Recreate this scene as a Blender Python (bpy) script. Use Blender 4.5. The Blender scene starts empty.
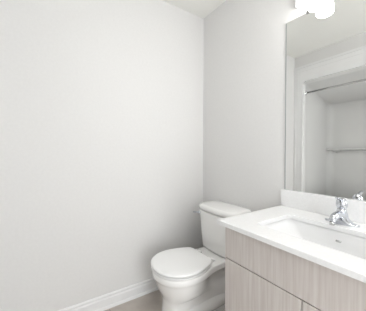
import bpy, bmesh, math
from mathutils import Vector, Matrix
R = math.radians
sc = bpy.context.scene
COL = sc.collection

# ------------------------------------------------------------ camera
yaw, pitch, roll = R(-56.598), R(-0.7), R(0.1096)
fw = Vector((math.sin(yaw), math.cos(yaw), 0)); rt = Vector((math.cos(yaw), -math.sin(yaw), 0)); up = Vector((0, 0, 1))
fw2 = fw*math.cos(pitch) + up*math.sin(pitch); up2 = up*math.cos(pitch) - fw*math.sin(pitch)
rt3 = rt*math.cos(roll) + up2*math.sin(roll); up3 = up2*math.cos(roll) - rt*math.sin(roll)
cam = bpy.data.objects.new('camera', bpy.data.cameras.new('camera')); COL.objects.link(cam)
m = Matrix((rt3, up3, -fw2)).transposed().to_4x4(); m.translation = (1.6502, -1.3227, 1.15)
cam.matrix_world = m
cam.data.sensor_width = 36; cam.data.lens = 217.34/366*36; cam.data.clip_start = 0.02
sc.camera = cam

# ------------------------------------------------------------ world, light, exposure
w = bpy.data.worlds.new('world'); sc.world = w; w.use_nodes = True
bg = w.node_tree.nodes['Background']; bg.inputs[0].default_value = (0.93, 0.97, 1.0, 1); bg.inputs[1].default_value = 2.5
sc.view_settings.view_transform = 'Standard'; sc.view_settings.look = 'None'
sc.view_settings.gamma = 1; sc.view_settings.use_curve_mapping = False
sc.view_settings.exposure = 0.52
SHADE_EMIT = 15.0
def area(name, loc, size, power, rot, color=(1, 1, 1)):
    l = bpy.data.lights.new(name, 'AREA'); l.shape = 'RECTANGLE'; l.size, l.size_y = size; l.energy = power; l.color = color
    o = bpy.data.objects.new(name, l); COL.objects.link(o); o.location = loc; o.rotation_euler = rot
    return o
# added area lamp in the unseen right doorway, brightens the room
area('doorway_fill_lamp', (2.74, -1.02, 1.03), (0.78, 2.0), 7.5, (R(90), 0, R(90)), (1.0, 0.99, 0.98))

# strength of the added ceiling fill lamp, out of view
CEILING_FILL_EMIT = 16.0

# ------------------------------------------------------------ materials
def mat(name, col, rough=0.5, metal=0.0, coat=0.0, spec=0.5):
    M = bpy.data.materials.new(name); M.use_nodes = True
    b = M.node_tree.nodes['Principled BSDF']
    b.inputs['Base Color'].default_value = (*col, 1); b.inputs['Roughness'].default_value = rough
    b.inputs['Metallic'].default_value = metal; b.inputs['Coat Weight'].default_value = coat
    b.inputs['Specular IOR Level'].default_value = spec
    return M
def nd(M, t, **kw):
    n = M.node_tree.nodes.new(t)
    for k, v in kw.items(): setattr(n, k, v)
    return n
def lk(M, a, b): M.node_tree.links.new(a, b)
def noise_color(M, c1, c2, scale=(1, 1, 1), nscale=5, detail=4, lo=.35, hi=.65, bump=0):
    tc = nd(M, 'ShaderNodeTexCoord'); mp = nd(M, 'ShaderNodeMapping'); mp.inputs['Scale'].default_value = scale
    n = nd(M, 'ShaderNodeTexNoise'); n.inputs['Scale'].default_value = nscale; n.inputs['Detail'].default_value = detail
    r = nd(M, 'ShaderNodeValToRGB'); r.color_ramp.elements[0].position = lo; r.color_ramp.elements[1].position = hi
    r.color_ramp.elements[0].color = (*c1, 1); r.color_ramp.elements[1].color = (*c2, 1)
    lk(M, tc.outputs['Object'], mp.inputs[0]); lk(M, mp.outputs[0], n.inputs['Vector']); lk(M, n.outputs[0], r.inputs[0])
    b = M.node_tree.nodes['Principled BSDF']; lk(M, r.outputs[0], b.inputs['Base Color'])
    if bump:
        bp = nd(M, 'ShaderNodeBump'); bp.inputs['Strength'].default_value = bump; bp.inputs['Distance'].default_value = .001
        lk(M, n.outputs[0], bp.inputs['Height']); lk(M, bp.outputs[0], b.inputs['Normal'])
    return r
WALL = mat('painted_wall', (.70, .70, .69), .75, spec=.25); noise_color(WALL, (.785, .779, .769), (.80, .794, .784), nscale=60, bump=.05)
CEIL = mat('ceiling_paint', (.82, .82, .79), .85, spec=.2); noise_color(CEIL, (.90, .897, .86), (.915, .912, .875), nscale=90, bump=.15)
TRIM = mat('white_trim_paint', (.86, .86, .86), .35); noise_color(TRIM, (.85, .85, .85), (.87, .87, .87), nscale=8)
PORC = mat('glazed_porcelain', (.93, .925, .91), .12, coat=.3)
SEAT = mat('white_seat_plastic', (.95, .95, .945), .28)
QUARTZ = mat('white_quartz', (.9, .9, .9), .22); noise_color(QUARTZ, (.885, .885, .885), (.92, .92, .92), nscale=120)
SINK = mat('white_ceramic_basin', (.86, .86, .86), .15, coat=.2)
CHROME = mat('polished_chrome', (.62, .64, .68), .06, 1.0)
STEEL = mat('brushed_steel', (.58, .58, .57), .18, 1.0)
MIRROR = mat('mirror_silvering', (.885, .89, .88), .0, 1.0)
MEDGE = mat('mirror_ground_edge', (.42, .44, .44), .3, .4)
ACRYL = mat('glossy_acrylic', (.80, .80, .79), .12, coat=.4)
DARK = mat('dark_gap', (.05, .05, .05), .8)
WOOD = mat('light_woodgrain_laminate', (.5, .47, .45), .5, spec=.3)
r = noise_color(WOOD, (.585, .530, .500), (.675, .635, .605), scale=(1, 1, .035), nscale=120, detail=6, lo=.32, hi=.68, bump=.1)
FLOOR = mat('greige_floor_tile', (.4, .36, .33), .4)
noise_color(FLOOR, (.44, .39, .35), (.58, .53, .485), nscale=5, detail=8, lo=.3, hi=.7)
def add_grout():
    b = FLOOR.node_tree.nodes['Principled BSDF']; src = b.inputs['Base Color'].links[0].from_socket
    tc = nd(FLOOR, 'ShaderNodeTexCoord'); mp = nd(FLOOR, 'ShaderNodeMapping'); mp.inputs['Rotation'].default_value = (0, 0, R(90))
    br = nd(FLOOR, 'ShaderNodeTexBrick'); br.inputs['Scale'].default_value = 1; br.inputs['Brick Width'].default_value = .6
    br.inputs['Row Height'].default_value = .3; br.inputs['Mortar Size'].default_value = .002
    mx = nd(FLOOR, 'ShaderNodeMixRGB'); mx.inputs[2].default_value = (.33, .31, .29, 1)
    lk(FLOOR, tc.outputs['Object'], mp.inputs[0]); lk(FLOOR, mp.outputs[0], br.inputs['Vector'])
    lk(FLOOR, br.outputs['Fac'], mx.inputs[0]); lk(FLOOR, src, mx.inputs[1]); lk(FLOOR, mx.outputs[0], b.inputs['Base Color'])
add_grout()
GLOW = mat('lit_opal_glass', (.95, .95, .95), .3)
b = GLOW.node_tree.nodes['Principled BSDF']; b.inputs['Emission Color'].default_value = (1, .985, .97, 1); b.inputs['Emission Strength'].default_value = SHADE_EMIT

GLOW2 = mat('lit_fill_diffuser', (.95, .95, .95), .3)  # emitter for the added ceiling fill
b = GLOW2.node_tree.nodes['Principled BSDF']; b.inputs['Emission Color'].default_value = (1, .985, .97, 1); b.inputs['Emission Strength'].default_value = CEILING_FILL_EMIT

# ------------------------------------------------------------ helpers
def obj(name, bm, M, parent=None, smooth=False, bevel=0, seg=3, sub=0):
    bmesh.ops.recalc_face_normals(bm, faces=bm.faces)
    me = bpy.data.meshes.new(name); bm.to_mesh(me); bm.free(); me.materials.append(M)
    o = bpy.data.objects.new(name, me); COL.objects.link(o)
    if smooth:
        for p in me.polygons: p.use_smooth = True
    if bevel:
        d = o.modifiers.new('bevel', 'BEVEL'); d.width = bevel; d.segments = seg; d.limit_method = 'ANGLE'; d.angle_limit = R(40)
        for p in me.polygons: p.use_smooth = True
        wn = o.modifiers.new('wn', 'WEIGHTED_NORMAL'); wn.keep_sharp = False
    if sub:
        d = o.modifiers.new('sub', 'SUBSURF'); d.levels = d.render_levels = sub
    if parent:
        o.parent = parent; o.matrix_parent_inverse = Matrix.Translation(-parent.location)
    return o
def box(bm, x0, x1, y0, y1, z0, z1):
    vs = [bm.verts.new((x, y, z)) for x in (x0, x1) for y in (y0, y1) for z in (z0, z1)]
    for f in ((0, 1, 3, 2), (4, 6, 7, 5), (0, 4, 5, 1), (2, 3, 7, 6), (0, 2, 6, 4), (1, 5, 7, 3)):
        bm.faces.new([vs[i] for i in f])
def BX(*a):
    bm = bmesh.new(); box(bm, *a); return bm
def loft(bm, secs, cap0=True, cap1=True, closed=True):
    rows = [[bm.verts.new(p) for p in s] for s in secs]
    n = len(rows[0])
    for a, b in zip(rows, rows[1:]):
        for i in range(n if closed else n-1):
            j = (i+1) % n; bm.faces.new((a[i], a[j], b[j], b[i]))
    if cap0: bm.faces.new(rows[0][::-1])
    if cap1: bm.faces.new(rows[-1])
    return rows
def lathe(bm, prof, c, axis='Z', n=32, cap0=True, cap1=True):
    secs = []
    for r_, h in prof:
        s = []
        for i in range(n):
            a = 2*math.pi*i/n; u, v = r_*math.cos(a), r_*math.sin(a)
            s.append({'Z': (c[0]+u, c[1]+v, c[2]+h), 'Y': (c[0]+u, c[1]+h, c[2]+v), 'X': (c[0]+h, c[1]+u, c[2]+v)}[axis])
        secs.append(s)
    loft(bm, secs, cap0, cap1)
def tube(bm, pts, radii, n=16, flat=1.0):
    pts = [Vector(p) for p in pts]; secs = []
    for i, p in enumerate(pts):
        t = (pts[min(i+1, len(pts)-1)] - pts[max(i-1, 0)]).normalized()
        s = t.cross(Vector((0, 0, 1)))
        if s.length < 1e-3: s = Vector((1, 0, 0))
        s.normalize(); q = s.cross(t).normalized(); r_ = radii[i] if isinstance(radii, (list, tuple)) else radii
        secs.append([p + s*r_*math.cos(2*math.pi*k/n) + q*r_*flat*math.sin(2*math.pi*k/n) for k in range(n)])
    loft(bm, secs)
def catmull(P, per=8):
    P = [Vector(p) for p in P]; out = []
    for i in range(len(P)-1):
        a, b, c, d = P[max(i-1, 0)], P[i], P[i+1], P[min(i+2, len(P)-1)]
        for k in range(per):
            t = k/per
            out.append(.5*((2*b) + (c-a)*t + (2*a-5*b+4*c-d)*t*t + (3*b-a-3*c+d)*t**3))
    return out + [P[-1]]
def resample(P, n):
    L = [0]
    for a, b in zip(P, P[1:]): L.append(L[-1] + (b-a).length)
    out = []; j = 0
    for i in range(n):
        s = L[-1]*i/(n-1)
        while j < len(L)-2 and L[j+1] < s: j += 1
        f = (s-L[j])/max(L[j+1]-L[j], 1e-9); out.append(P[j].lerp(P[j+1], min(f, 1)))
    return out
def rrect(x0, x1, y0, y1, r_, k=6):
    out = []
    for cx, cy, a0 in ((x1-r_, y1-r_, 0), (x0+r_, y1-r_, 90), (x0+r_, y0+r_, 180), (x1-r_, y0+r_, 270)):
        for i in range(k+1):
            a = R(a0+90*i/k); out.append((cx+r_*math.cos(a), cy+r_*math.sin(a)))
    return out
def thing(name, label, cat, loc, group=None):
    o = bpy.data.objects.new(name, None); COL.objects.link(o); o.location = loc; o.empty_display_size = .1
    o['label'] = label; o['category'] = cat
    if group: o['group'] = group
    return o
def struct(o): o['kind'] = 'structure'; return o

# ------------------------------------------------------------ room
H = 2.44; W = 2.70; YB = -1.60; YA = -2.50
struct(obj('floor', BX(-.1, W+.1, YA-.1, .1, -.1, 0), FLOOR))
struct(obj('ceiling', BX(-.1, W+.1, YA-.1, .1, H, H+.1), CEIL))
struct(obj('wall_left', BX(-.1, 0, YA-.1, .1, 0, H), WALL))
struct(obj('wall_front', BX(0, W, 0, .1, 0, H), WALL))
bm = bmesh.new(); box(bm, W, W+.1, YA-.1, -1.43, 0, H); box(bm, W, W+.1, -.61, .1, 0, H); box(bm, W, W+.1, -1.43, -.61, 2.07, H)
struct(obj('wall_right', bm, WALL))
AX0, AX1, AZ = .085, 1.665, 2.13
bm = bmesh.new(); box(bm, 0, AX0, YB-.1, YB, 0, H); box(bm, AX1, W, YB-.1, YB, 0, H); box(bm, AX0, AX1, YB-.1, YB, AZ, H)
box(bm, 0, W, YA-.1, YA, 0, H)
struct(obj('wall_back', bm, WALL))
# door casing of the right doorway
bm = bmesh.new(); box(bm, W-.015, W, -1.495, -1.43, 0, 2.135); box(bm, W-.015, W, -.61, -.545, 0, 2.135); box(bm, W-.015, W, -1.43, -.61, 2.07, 2.135)
struct(obj('trim_2', bm, TRIM, bevel=.003))
# baseboards with a beaded cap and a shoe moulding
BP = [(0, 0), (.026, 0), (.0255, .006), (.022, .013), (.016, .017), (.0135, .018), (.0135, .070), (.0115, .075), (.0095, .078), (.0095, .084), (.011, .088), (.0105, .094), (.007, .0995), (0, .101)]
def baseboard(name, a, b, nrm):
    a, b, nrm = Vector(a), Vector(b), Vector(nrm); bm = bmesh.new()
    loft(bm, [[p + nrm*d + Vector((0, 0, z)) for d, z in BP] for p in (a, b)])
    struct(obj(name, bm, TRIM))
baseboard('baseboard_left', (0, YB+.001, 0), (0, 0, 0), (1, 0, 0))
baseboard('baseboard_front', (.002, 0, 0), (.862, 0, 0), (0, -1, 0))
# casing round the bath alcove, a stepped profile mitred at the corners
bm = bmesh.new()
ox0, ox1, oz = .002, 1.748, 2.298
for wd, dp in (((.0, .028), .016), ((.028, .075), .011)):
    a, b = wd
    box(bm, ox0+a, ox0+b, YB, YB+dp, 0, oz-a); box(bm, ox1-b, ox1-a, YB, YB+dp, 0, oz-a)
    box(bm, ox0+b, ox1-b, YB, YB+dp, oz-b, oz-a)
struct(obj('trim_1', bm, TRIM, bevel=.003))

# ------------------------------------------------------------ bath and shower unit in the alcove
TUB = thing('shower_surround', 'glossy one-piece acrylic bath and shower surround reflected in the mirror', 'shower', (.9, -1.9, 0))
X0, X1, Y1 = .098, 1.652, -2.385
rc = .09
path = [(X0+.015, YB-.022), (X0+.005, -1.70), (X0, -1.8)]
for i in range(0, 9):
    a = R(180+90*i/8); path.append((X0+rc+rc*math.cos(a), Y1+rc+rc*math.sin(a)))
path = path + [(X0+X1-x, y) for x, y in reversed(path)]
slope = lambda y: 2.104 - (YB - y)*.28
bm = bmesh.new()
rows = [[bm.verts.new((x, y, z)) for x, y in path] for z in (.42, .8, 1.2, 1.6)]
rows.append([bm.verts.new((x, y, slope(y)-.03)) for x, y in path])
cx, cy = (X0+X1)/2, -1.9
ins = lambda x, y, d: (x + (d if x < cx-.3 else (-d if x > cx+.3 else 0))*1.0, y + (d if y < -2.2 else 0))
rows.append([bm.verts.new((*ins(x, y, .008), slope(y)-.009)) for x, y in path])
rows.append([bm.verts.new((*ins(x, y, .03), slope(y))) for x, y in path])
n = len(path)
for a, b in zip(rows, rows[1:]):
    for i in range(n-1): bm.faces.new((a[i], a[i+1], b[i+1], b[i]))
top = rows[-1]
for i in range(n//2-1): bm.faces.new((top[i], top[i+1], top[n-2-i], top[n-1-i]))
o = obj('wall_panel', bm, ACRYL, TUB, smooth=True)
s = o.modifiers.new('solid', 'SOLIDIFY'); s.thickness = .006; s.offset = 0
# front flange with a rounded opening
bm = bmesh.new()
outer = []; inner = []
ix0, ix1, iz, rr = .112, 1.638, 2.092, .05
for i in range(7):
    a = R(180-90*i/6); inner.append((ix0+rr+rr*math.cos(a), iz-rr+rr*math.sin(a)))
for i in range(7):
    a = R(90-90*i/6); inner.append((ix1-rr+rr*math.cos(a), iz-rr+rr*math.sin(a)))
inner = [(ix0, 0.0)] + inner + [(ix1, 0.0)]
fx0, fx1, fz = ox0+.075, ox1-.075, oz-.075
def to_outer(x, z):
    t = inner.index((x, z)); k = len(inner)
    if t == 0: return (fx0, 0.0)
    if t == k-1: return (fx1, 0.0)
    if t < 4: return (fx0, z+.05*(t-1)/3)
    if t == 4: return (fx0, fz)
    if t <= 7: return (x, fz)
    if t < 11: return (x, fz)
    if t == 11: return (fx1, fz)
    return (fx1, z+.05*(k-2-t)/3)
front, back = YB+.012, YB-.004
A = [bm.verts.new((x, front, z)) for x, z in inner]; B = [bm.verts.new((*[to_outer(x, z)[0]], front-.004, to_outer(x, z)[1])) for x, z in inner]
A2 = [bm.verts.new((x, back-.02, z)) for x, z in inner]; B2 = [bm.verts.new((to_outer(x, z)[0], YB+.001, to_outer(x, z)[1])) for x, z in inner]
for P, Q in ((A, B), (A, A2), (B, B2)):
    for i in range(len(P)-1): bm.faces.new((P[i], P[i+1], Q[i+1], Q[i]))
obj('front_flange', bm, TRIM, TUB)
# long moulded shelf across the back panel
bm = bmesh.new()
secs = []
xs = [X0+.001, X0+.04, X0+.08, X0+.11, X0+.14, X0+.18, X0+.3, cx, X1-.3, X1-.18, X1-.14, X1-.11, X1-.08, X1-.04, X1-.001]
for i, x in enumerate(xs):
    e = min(x-X0, X1-x); dp = .10; th = .014 + .032*max(0, 1-abs(e-.11)/.07)
    y0 = Y1-.001
    secs.append([(x, y0, 1.222), (x, y0+dp-.010, 1.224), (x, y0+dp-.002, 1.222), (x, y0+dp, 1.219), (x, y0+dp, 1.204), (x, y0+dp-.003, 1.202), (x, y0+dp*.7, 1.200-th*.5), (x, y0, 1.200-th)])
loft(bm, secs); obj('shelf', bm, ACRYL, TUB, smooth=False, bevel=.002)
# tub: apron, rim and basin
bm = bmesh.new()
k = 6
O0 = rrect(X0-.01, X1+.01, Y1-.02, YB+.002, .01, k); I0 = rrect(X0+.1, X1-.1, Y1+.09, YB-.09, .12, k); I1 = rrect(X0+.18, X1-.16, Y1+.13, YB-.13, .14, k)
loft(bm, [[(x, y, 0) for x, y in O0], [(x, y, .405) for x, y in O0], [(x, y, .42) for x, y in rrect(X0+.0, X1-.0, Y1-.01, YB-.008, .012, k)],
          [(x, y, .42) for x, y in rrect(X0+.09, X1-.09, Y1+.08, YB-.08, .12, k)], [(x, y, .405) for x, y in I0], [(x, y, .12) for x, y in I1], [(x, y, .09) for x, y in rrect(X0+.24, X1-.22, Y1+.19, YB-.19, .1, k)]])
obj('bathtub', bm, ACRYL, TUB, smooth=False, bevel=.004)

ROD = thing('shower_curtain_rod', 'slim chrome curtain rod spanning the shower opening, seen in the mirror', 'curtain rod', (.9, -1.68, 1.957))
bm = bmesh.new(); tube(bm, [(.106, -1.68, 1.957), (1.644, -1.68, 1.957)], .011, 20); obj('rod', bm, STEEL, ROD, smooth=True)
for x, d in ((.1045, 1), (1.6455, -1)):
    bm = bmesh.new(); lathe(bm, [(.030, 0), (.030, .004*d), (.024, .010*d), (.016, .014*d), (.014, .026*d)], (x, -1.68, 1.957), 'X', 24)
    obj('flange', bm, STEEL, ROD, smooth=True)

# ------------------------------------------------------------ vanity cabinet
CX0, CX1, CF = .866, 1.626, -.533      # carcass; the fronts add 18 mm
VC = thing('vanity_cabinet', 'pale greige woodgrain bathroom vanity cabinet under the white countertop', 'cabinet', (1.246, -.27, 0))
bm = bmesh.new()
box(bm, CX0, CX0+.018, CF, -.003, .0, .789); box(bm, CX1-.018, CX1, CF, -.003, 0, .789)
box(bm, CX0+.018, CX1-.018, CF, -.003, .10, .118); box(bm, CX0+.018, CX1-.018, -.012, -.003, .118, .66)
box(bm, CX0+.018, CX1-.018, CF, CF+.02, .615, .66); box(bm, 1.236, 1.256, CF, CF+.02, .118, .615)
obj('body', bm, WOOD, VC)
obj('toe_kick', BX(CX0+.018, CX1-.018, CF+.07, CF+.085, 0, .10), WOOD, VC)
ff = CF-.019
obj('false_drawer_front', BX(CX0, CX1, ff, CF-.001, .6325, .789), WOOD, VC, bevel=.0012, seg=2)
for a, b in ((CX0, 1.2440), (1.2480, CX1)):
    obj('door', BX(a, b, ff, CF-.001, .105, .6283), WOOD, VC, bevel=.0012, seg=2)

# ------------------------------------------------------------ countertop with undermount basin
VT = thing('vanity_countertop', 'white quartz countertop with backsplash and rectangular undermount basin', 'countertop', (1.246, -.28, .79))
zt, zb = .8115, .7905
TX0, TX1, TY0 = .8274, 1.665, -.5719
SX0, SX1, SY0, SY1 = .972, 1.470, -.457, -.172
k = 6
hole = rrect(SX0, SX1, SY0, SY1, .028, k)
def outer_ring(z, e):
    out = []
    xs0, xs1, ys0, ys1 = TX0+e, TX1-e, TY0+e, 0
    for q, (x, y) in enumerate(hole):
        c = q//(k+1); i = q % (k+1); t = i/k
        cxx, cyy = ((xs1, ys1), (xs0, ys1), (xs0, ys0), (xs1, ys0))[c]
        if c in (0, 2): p = (cxx, y) if t < .5 else ((x, cyy) if t > .5 else (cxx, cyy))
        else: p = (x, cyy) if t < .5 else ((cxx, y) if t > .5 else (cxx, cyy))
        out.append((*p, z))
    return out
bm = bmesh.new()
rows = loft(bm, [[(x, y, zb) for x, y in hole], [(x, y, zt-.0015) for x, y in hole], [(x, y, zt) for x, y in rrect(SX0-.0015, SX1+.0015, SY0-.0015, SY1+.0015, .0295, k)],
    outer_ring(zt, .0018), outer_ring(zt-.0018, 0), outer_ring(zb, 0), [(x, y, zb) for x, y in hole]], False, False)
bmesh.ops.remove_doubles(bm, verts=bm.verts, dist=1e-5)
obj('slab', bm, QUARTZ, VT)
obj('backsplash', BX(TX0, TX1, -.02, 0, zt, .9166), QUARTZ, VT, bevel=.0015, seg=2)
def basin_secs(off):
    S = []
    # z, left, right, front, back insets, corner radius
    for z, l, r_, f, b_, rad in ((zb, -.004, -.004, -.004, -.004, .03), (.78, -.003, -.003, -.003, -.003, .03), (.765, .008, .008, .002, .002, .035), (.725, .036, .036, .010, .010, .04),
                               (.690, .068, .068, .022, .020, .045), (.672, .098, .098, .042, .038, .05), (.664, .14, .14, .07, .062, .05)):
        S.append([(x, y, z-(off if z < .67 else 0)) for x, y in rrect(SX0+l-off, SX1-r_+off, SY0+f-off, SY1-b_+off, rad, 8)])
    return S
bm = bmesh.new(); inn = basin_secs(0); outb = basin_secs(.008)
loft(bm, outb[::-1] + [[(x, y, zb) for x, y, _ in inn[0]]] + inn, True, True)
BA = obj('basin', bm, SINK, VT, smooth=True)
bm = bmesh.new(); lathe(bm, [(.0, .0), (.022, .0), (.022, .003), (.018, .0045), (.016, .001), (.013, .001), (.012, .008), (.006, .010), (.0, .010)][1:-1], (1.221, -.30, .664), 'Z', 24)
def sub(o, par, root): o.parent = par; return o
sub(obj('drain', bm, CHROME, None, smooth=True), BA, VT)
bm = bmesh.new()
tube(bm, [(1.205, -.1802, .745), (1.225, -.1802, .745)], .0045, 12)
sub(obj('overflow_slot', bm, STEEL, None, smooth=True), BA, VT)

# ------------------------------------------------------------ faucet
FX, FY = 1.198, -.105
FA = thing('bathroom_faucet', 'chrome single-lever faucet on the white countertop behind the basin', 'faucet', (FX, FY, zt))
bm = bmesh.new()
# escutcheon sweeping up from both ends into the body
secs = []
for i in range(-12, 13):
    t = i/12; x = FX + t*.072; a = abs(t)
    hgt = .008 + .050*math.exp(-(a*2.6)**2) ; wy = .029*math.sqrt(max(0.03, 1-a**3.2))
    s = []
    for j in range(13):
        th = math.pi*j/12; s.append((x, FY+wy*math.cos(th), zt + max(.0, hgt*math.sin(th)**.6)))
    secs.append(s)
loft(bm, secs); obj('base', bm, CHROME, FA, smooth=True)
# body column + spout
bm = bmesh.new()
lathe(bm, [(.030, .0), (.029, .02), (.025, .045), (.020, .062), (.0185, .070)], (FX, FY, zt), 'Z', 32)
P = catmull([(FX, FY+.004, zt+.036), (FX, FY-.03, zt+.046), (FX, FY-.065, zt+.046), (FX, FY-.090, zt+.037), (FX, FY-.100, zt+.024)], 5)
tube(bm, P, [.024 - .011*i/(len(P)-1) for i in range(len(P))], 20, .8)
obj('spout', bm, CHROME, FA, smooth=True)
bm = bmesh.new(); lathe(bm, [(.0105, -.002), (.0105, .012)], (FX, FY-.100, zt+.012), 'Z', 20); obj('aerator', bm, STEEL, FA, smooth=True)
bm = bmesh.new(); lathe(bm, [(.0175, 0), (.0175, .006)], (FX, FY, zt+.069), 'Z', 32); obj('collar', bm, STEEL, FA, smooth=True)
bm = bmesh.new()
lathe(bm, [(.0195, .074), (.0225, .080), (.0240, .094), (.0225, .106), (.016, .116), (.006, .121)], (FX, FY, zt), 'Z', 32)
P = catmull([(FX, FY+.004, zt+.108), (FX, FY-.016, zt+.116), (FX, FY-.038, zt+.123), (FX, FY-.056, zt+.129)], 5)
tube(bm, P, [.013, .0125, .012, .0115, .011, .0105, .010, .0095, .009, .0088, .0086, .0085, .0085, .0085, .0083, .007], 16, .5)
obj('lever_handle', bm, CHROME, FA, smooth=True)

# ------------------------------------------------------------ mirror
MI = thing('wall_mirror', 'large frameless rectangular mirror above the vanity backsplash', 'mirror', (1.25, -.003, .9175))
obj('glass', BX(.844, 1.655, -.0062, -.0058, .9175, 1.9755), MIRROR, MI)
obj('bevelled_edge', BX(.8438, .8495, -.0066, -.0062, .9175, 1.9755), MEDGE, MI)['label'] = 'darker bevelled edge'
obj('backing', BX(.8435, 1.6555, -.0057, -.0005, .9175, 1.9755), MEDGE, MI)
for x in (.985, 1.50):
    bm = bmesh.new(); box(bm, x-.012, x+.012, -.0085, -.0064, 1.966, 1.984); box(bm, x-.012, x+.012, -.0085, -.0005, 1.9765, 1.984)
    obj('clip', bm, STEEL, MI)

# ------------------------------------------------------------ vanity light
VL = thing('vanity_light', 'white wall light with two lit glass shades above the mirror', 'lamp', (1.25, -.0, 2.07))
obj('backplate', BX(.912, 1.588, -.028, 0, 2.034, 2.125), TRIM, VL, bevel=.006)
for x in (1.050, 1.450):
    bm = bmesh.new(); P = catmull([(x, -.026, 2.075), (x, -.044, 2.078), (x, -.055, 2.068), (x, -.056, 2.050)], 6); tube(bm, P, .008, 14)
    arm = obj('arm', bm, CHROME, VL, smooth=True)
    bm = bmesh.new(); lathe(bm, [(.010, .026), (.020, .024), (.023, .0), (.022, -.004)], (x, -.056, 2.032), 'Z', 28)
    obj('socket_cup', bm, CHROME, VL, smooth=True)
    bm = bmesh.new(); lathe(bm, [(.022, .086), (.032, .082), (.038, .068), (.043, .024), (.043, .008), (.038, .001), (.028, .0)], (x, -.056, 1.944), 'Z', 36)
    obj('lamp_shade', bm, GLOW, VL, smooth=True)

CL = thing('ceiling_fill_lamp', 'added round ceiling fill lamp, out of view, brightening the bathroom', 'lamp', (1.62, -.80, H))  # unseen fixture added to lift the overall brightness
bm = bmesh.new(); lathe(bm, [(.17, -.001), (.17, -.02), (.16, -.025)], (1.62, -.80, H), 'Z', 40); obj('base', bm, TRIM, CL, smooth=True)
bm = bmesh.new(); lathe(bm, [(.155, -.026), (.15, -.05), (.12, -.075), (.06, -.09), (.01, -.093)], (1.62, -.80, H), 'Z', 40); obj('diffuser', bm, GLOW2, CL, smooth=True)

# ------------------------------------------------------------ toilet
TX = .41
TO = thing('toilet', 'white two-piece toilet with closed lid between left wall and vanity', 'toilet', (TX, -.40, 0))
def ring(half, z, n=28):
    H_ = resample(catmull([(a, b, 0) for a, b in half], 6), n)
    r_ = [(TX+p.x, p.y, z) for p in H_]; l = [(TX-p.x, p.y, z) for p in H_[-2:0:-1]]
    return r_ + l
rim = [(0, -.722), (.07, -.708), (.130, -.672), (.172, -.612), (.185, -.54), (.180, -.47), (.163, -.40), (.146, -.335), (.140, -.27), (.142, -.15), (.132, -.07), (.08, -.052), (0, -.05)]
def mod(half, sx, y_front, y_back):
    ys = [b for a, b in half]; y0, y1 = min(ys), max(ys)
    return [(a*sx, y_front + (b-y0)/(y1-y0)*(y_back-y_front)) for a, b in half]
body = [(0, -.690), (.06, -.678), (.116, -.645), (.153, -.59), (.163, -.53), (.154, -.465), (.125, -.40), (.095, -.345), (.078, -.28), (.075, -.20), (.075, -.12), (.05, -.095), (0, -.09)]
ped = [(0, -.655), (.045, -.650), (.078, -.63), (.086, -.58), (.088, -.52), (.088, -.45), (.088, -.38), (.095, -.31), (.108, -.24), (.113, -.17), (.108, -.12), (.07, -.098), (0, -.094)]
def mod(half, sx, y_front, y_back):
    ys = [b for a, b in half]; y0, y1 = min(ys), max(ys)
    return [(a*sx, y_front + (b-y0)/(y1-y0)*(y_back-y_front)) for a, b in half]
def mix(A, B, t): return [(a[0]*(1-t)+b[0]*t, a[1]*(1-t)+b[1]*t) for a, b in zip(A, B)]
bm = bmesh.new()
loft(bm, [ring(mod(ped, 1.08, -.664, -.088), 0), ring(mod(ped, 1.08, -.664, -.088), .012), ring(mod(ped, 1.02, -.658, -.09), .028), ring(mod(ped, .98, -.650, -.09), .08),
    ring(mod(ped, .95, -.645, -.092), .14), ring(mod(mix(ped, body, .10), .96, -.645, -.09), .18), ring(mod(mix(ped, body, .35), 1.0, -.652, -.09), .205), ring(mod(mix(ped, body, .75), 1.0, -.668, -.09), .235),
    ring(mod(body, .99, -.684, -.085), .265), ring(mod(body, 1.05, -.697, -.08), .30), ring(mod(mix(body, rim, .35), 1.04, -.706, -.07), .325), ring(mod(mix(body, rim, .8), .99, -.713, -.056), .338), ring(mod(rim, .995, -.719, -.052), .346), ring(rim, .354), ring(rim, .376), ring(mod(rim, .985, -.718, -.053), .383), ring(mod(rim, .95, -.705, -.058), .385)])
# trapway bulges on both flanks
for s in (1, -1):
    P = catmull([(TX+s*.045, -.50, .10), (TX+s*.058, -.42, .085), (TX+s*.070, -.34, .085), (TX+s*.078, -.26, .095), (TX+s*.080, -.20, .10), (TX+s*.074, -.15, .09), (TX+s*.066, -.135, .05)], 5)
    tube(bm, P, .048, 16)
obj('bowl', bm, PORC, TO, smooth=True)
for s in (1, -1):
    bm = bmesh.new(); lathe(bm, [(.014, 0), (.014, .008), (.010, .016), (.004, .019)], (TX+s*.112, -.30, .012), 'Z', 16); obj('bolt_cap', bm, SEAT, TO, smooth=True)
sh = [(0, -.727), (.07, -.713), (.132, -.676), (.174, -.615), (.1885, -.55), (.184, -.485), (.167, -.425), (.146, -.378), (.130, -.350), (.105, -.340), (.05, -.338), (0, -.337)]
def slab(name, prof, M):
    bm = bmesh.new(); secs = []
    for d, z in prof:
        s = 1-d/.19; secs.append([(TX+(x-TX)*s, -.52+(y+.52)*s, z) for x, y, _ in ring(sh, 0, 26)])
    loft(bm, secs); return obj(name, bm, M, TO, smooth=True)
slab('seat', [(.012, .3875), (.007, .389), (.003, .392), (.004, .3955), (.024, .3975)], SEAT)
slab('seat_lid', [(.030, .4060), (.006, .4064), (.001, .4085), (.0, .4105), (.0, .414), (.003, .4185), (.012, .4215), (.04, .4235), (.10, .4245), (.16, .4245)], SEAT)
for s in (1, -1):
    bm = bmesh.new(); tube(bm, [(TX+s*.095, -.326, .403), (TX+s*.055, -.326, .403)], .0085, 14)
    box(bm, TX+s*.075-.018, TX+s*.075+.018, -.328, -.292, .3855, .399); obj('hinge', bm, SEAT, TO, smooth=False, bevel=.002)
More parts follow.
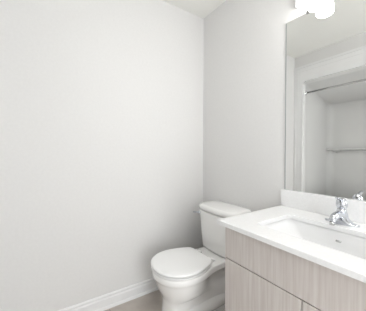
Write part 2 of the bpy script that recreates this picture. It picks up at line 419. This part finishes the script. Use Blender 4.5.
def tank_sec(hw, yb, yf, bow, z, rc_):
    pts = rrect(-hw, hw, yf, yb, rc_, 8); 
    full = []
    # densify front and back edges so the front can bow
    N = len(pts)
    for i in range(N):
        a, b = pts[i], pts[(i+1) % N]; full.append(a)
        if math.hypot(a[0]-b[0], a[1]-b[1]) > .15:
            for k_ in range(1, 10): full.append((a[0]+(b[0]-a[0])*k_/10, a[1]+(b[1]-a[1])*k_/10))
    ym = (yb+yf)/2
    return [(TX+x, y - (bow*(1-(x/hw)**2) if y < ym else 0) * (min(1, (ym-y)/abs(ym-yf)) if y < ym else 1), z) for x, y in full]
bm = bmesh.new()
loft(bm, [tank_sec(.150, -.05, -.190, .016, .384, .035), tank_sec(.166, -.04, -.203, .020, .391, .040), tank_sec(.174, -.034, -.212, .022, .410, .042), tank_sec(.185, -.026, -.214, .022, .50, .042),
    tank_sec(.194, -.020, -.217, .022, .60, .042), tank_sec(.202, -.014, -.223, .023, .678, .046), tank_sec(.202, -.014, -.223, .023, .684, .046), tank_sec(.196, -.02, -.215, .023, .686, .042)])
TK = obj('tank', bm, PORC, TO, smooth=True)
bm = bmesh.new()
loft(bm, [tank_sec(.19, -.026, -.207, .022, .6865, .045), tank_sec(.19, -.026, -.207, .022, .693, .045), tank_sec(.203, -.012, -.223, .023, .694, .052), tank_sec(.205, -.010, -.226, .024, .700, .055), tank_sec(.206, -.008, -.228, .025, .712, .057), tank_sec(.204, -.009, -.226, .025, .724, .056),
    tank_sec(.197, -.014, -.219, .024, .732, .052), tank_sec(.185, -.03, -.205, .022, .7355, .045)])
obj('tank_lid', bm, PORC, TO, smooth=True)
bm = bmesh.new(); lx, ly, lz = TX-.168, -.236, .664
lathe(bm, [(.013, .012), (.013, -.004), (.010, -.008)], (lx, ly, lz), 'Y', 20)
P = catmull([(lx, ly-.012, lz), (lx-.02, ly-.016, lz+.0), (lx-.045, ly-.018, lz-.003), (lx-.052, ly-.016, lz-.005)], 5)
tube(bm, P, .0075, 12, .9)
obj('flush_lever', bm, CHROME, TO, smooth=True)['label'] = 'chrome flush lever'
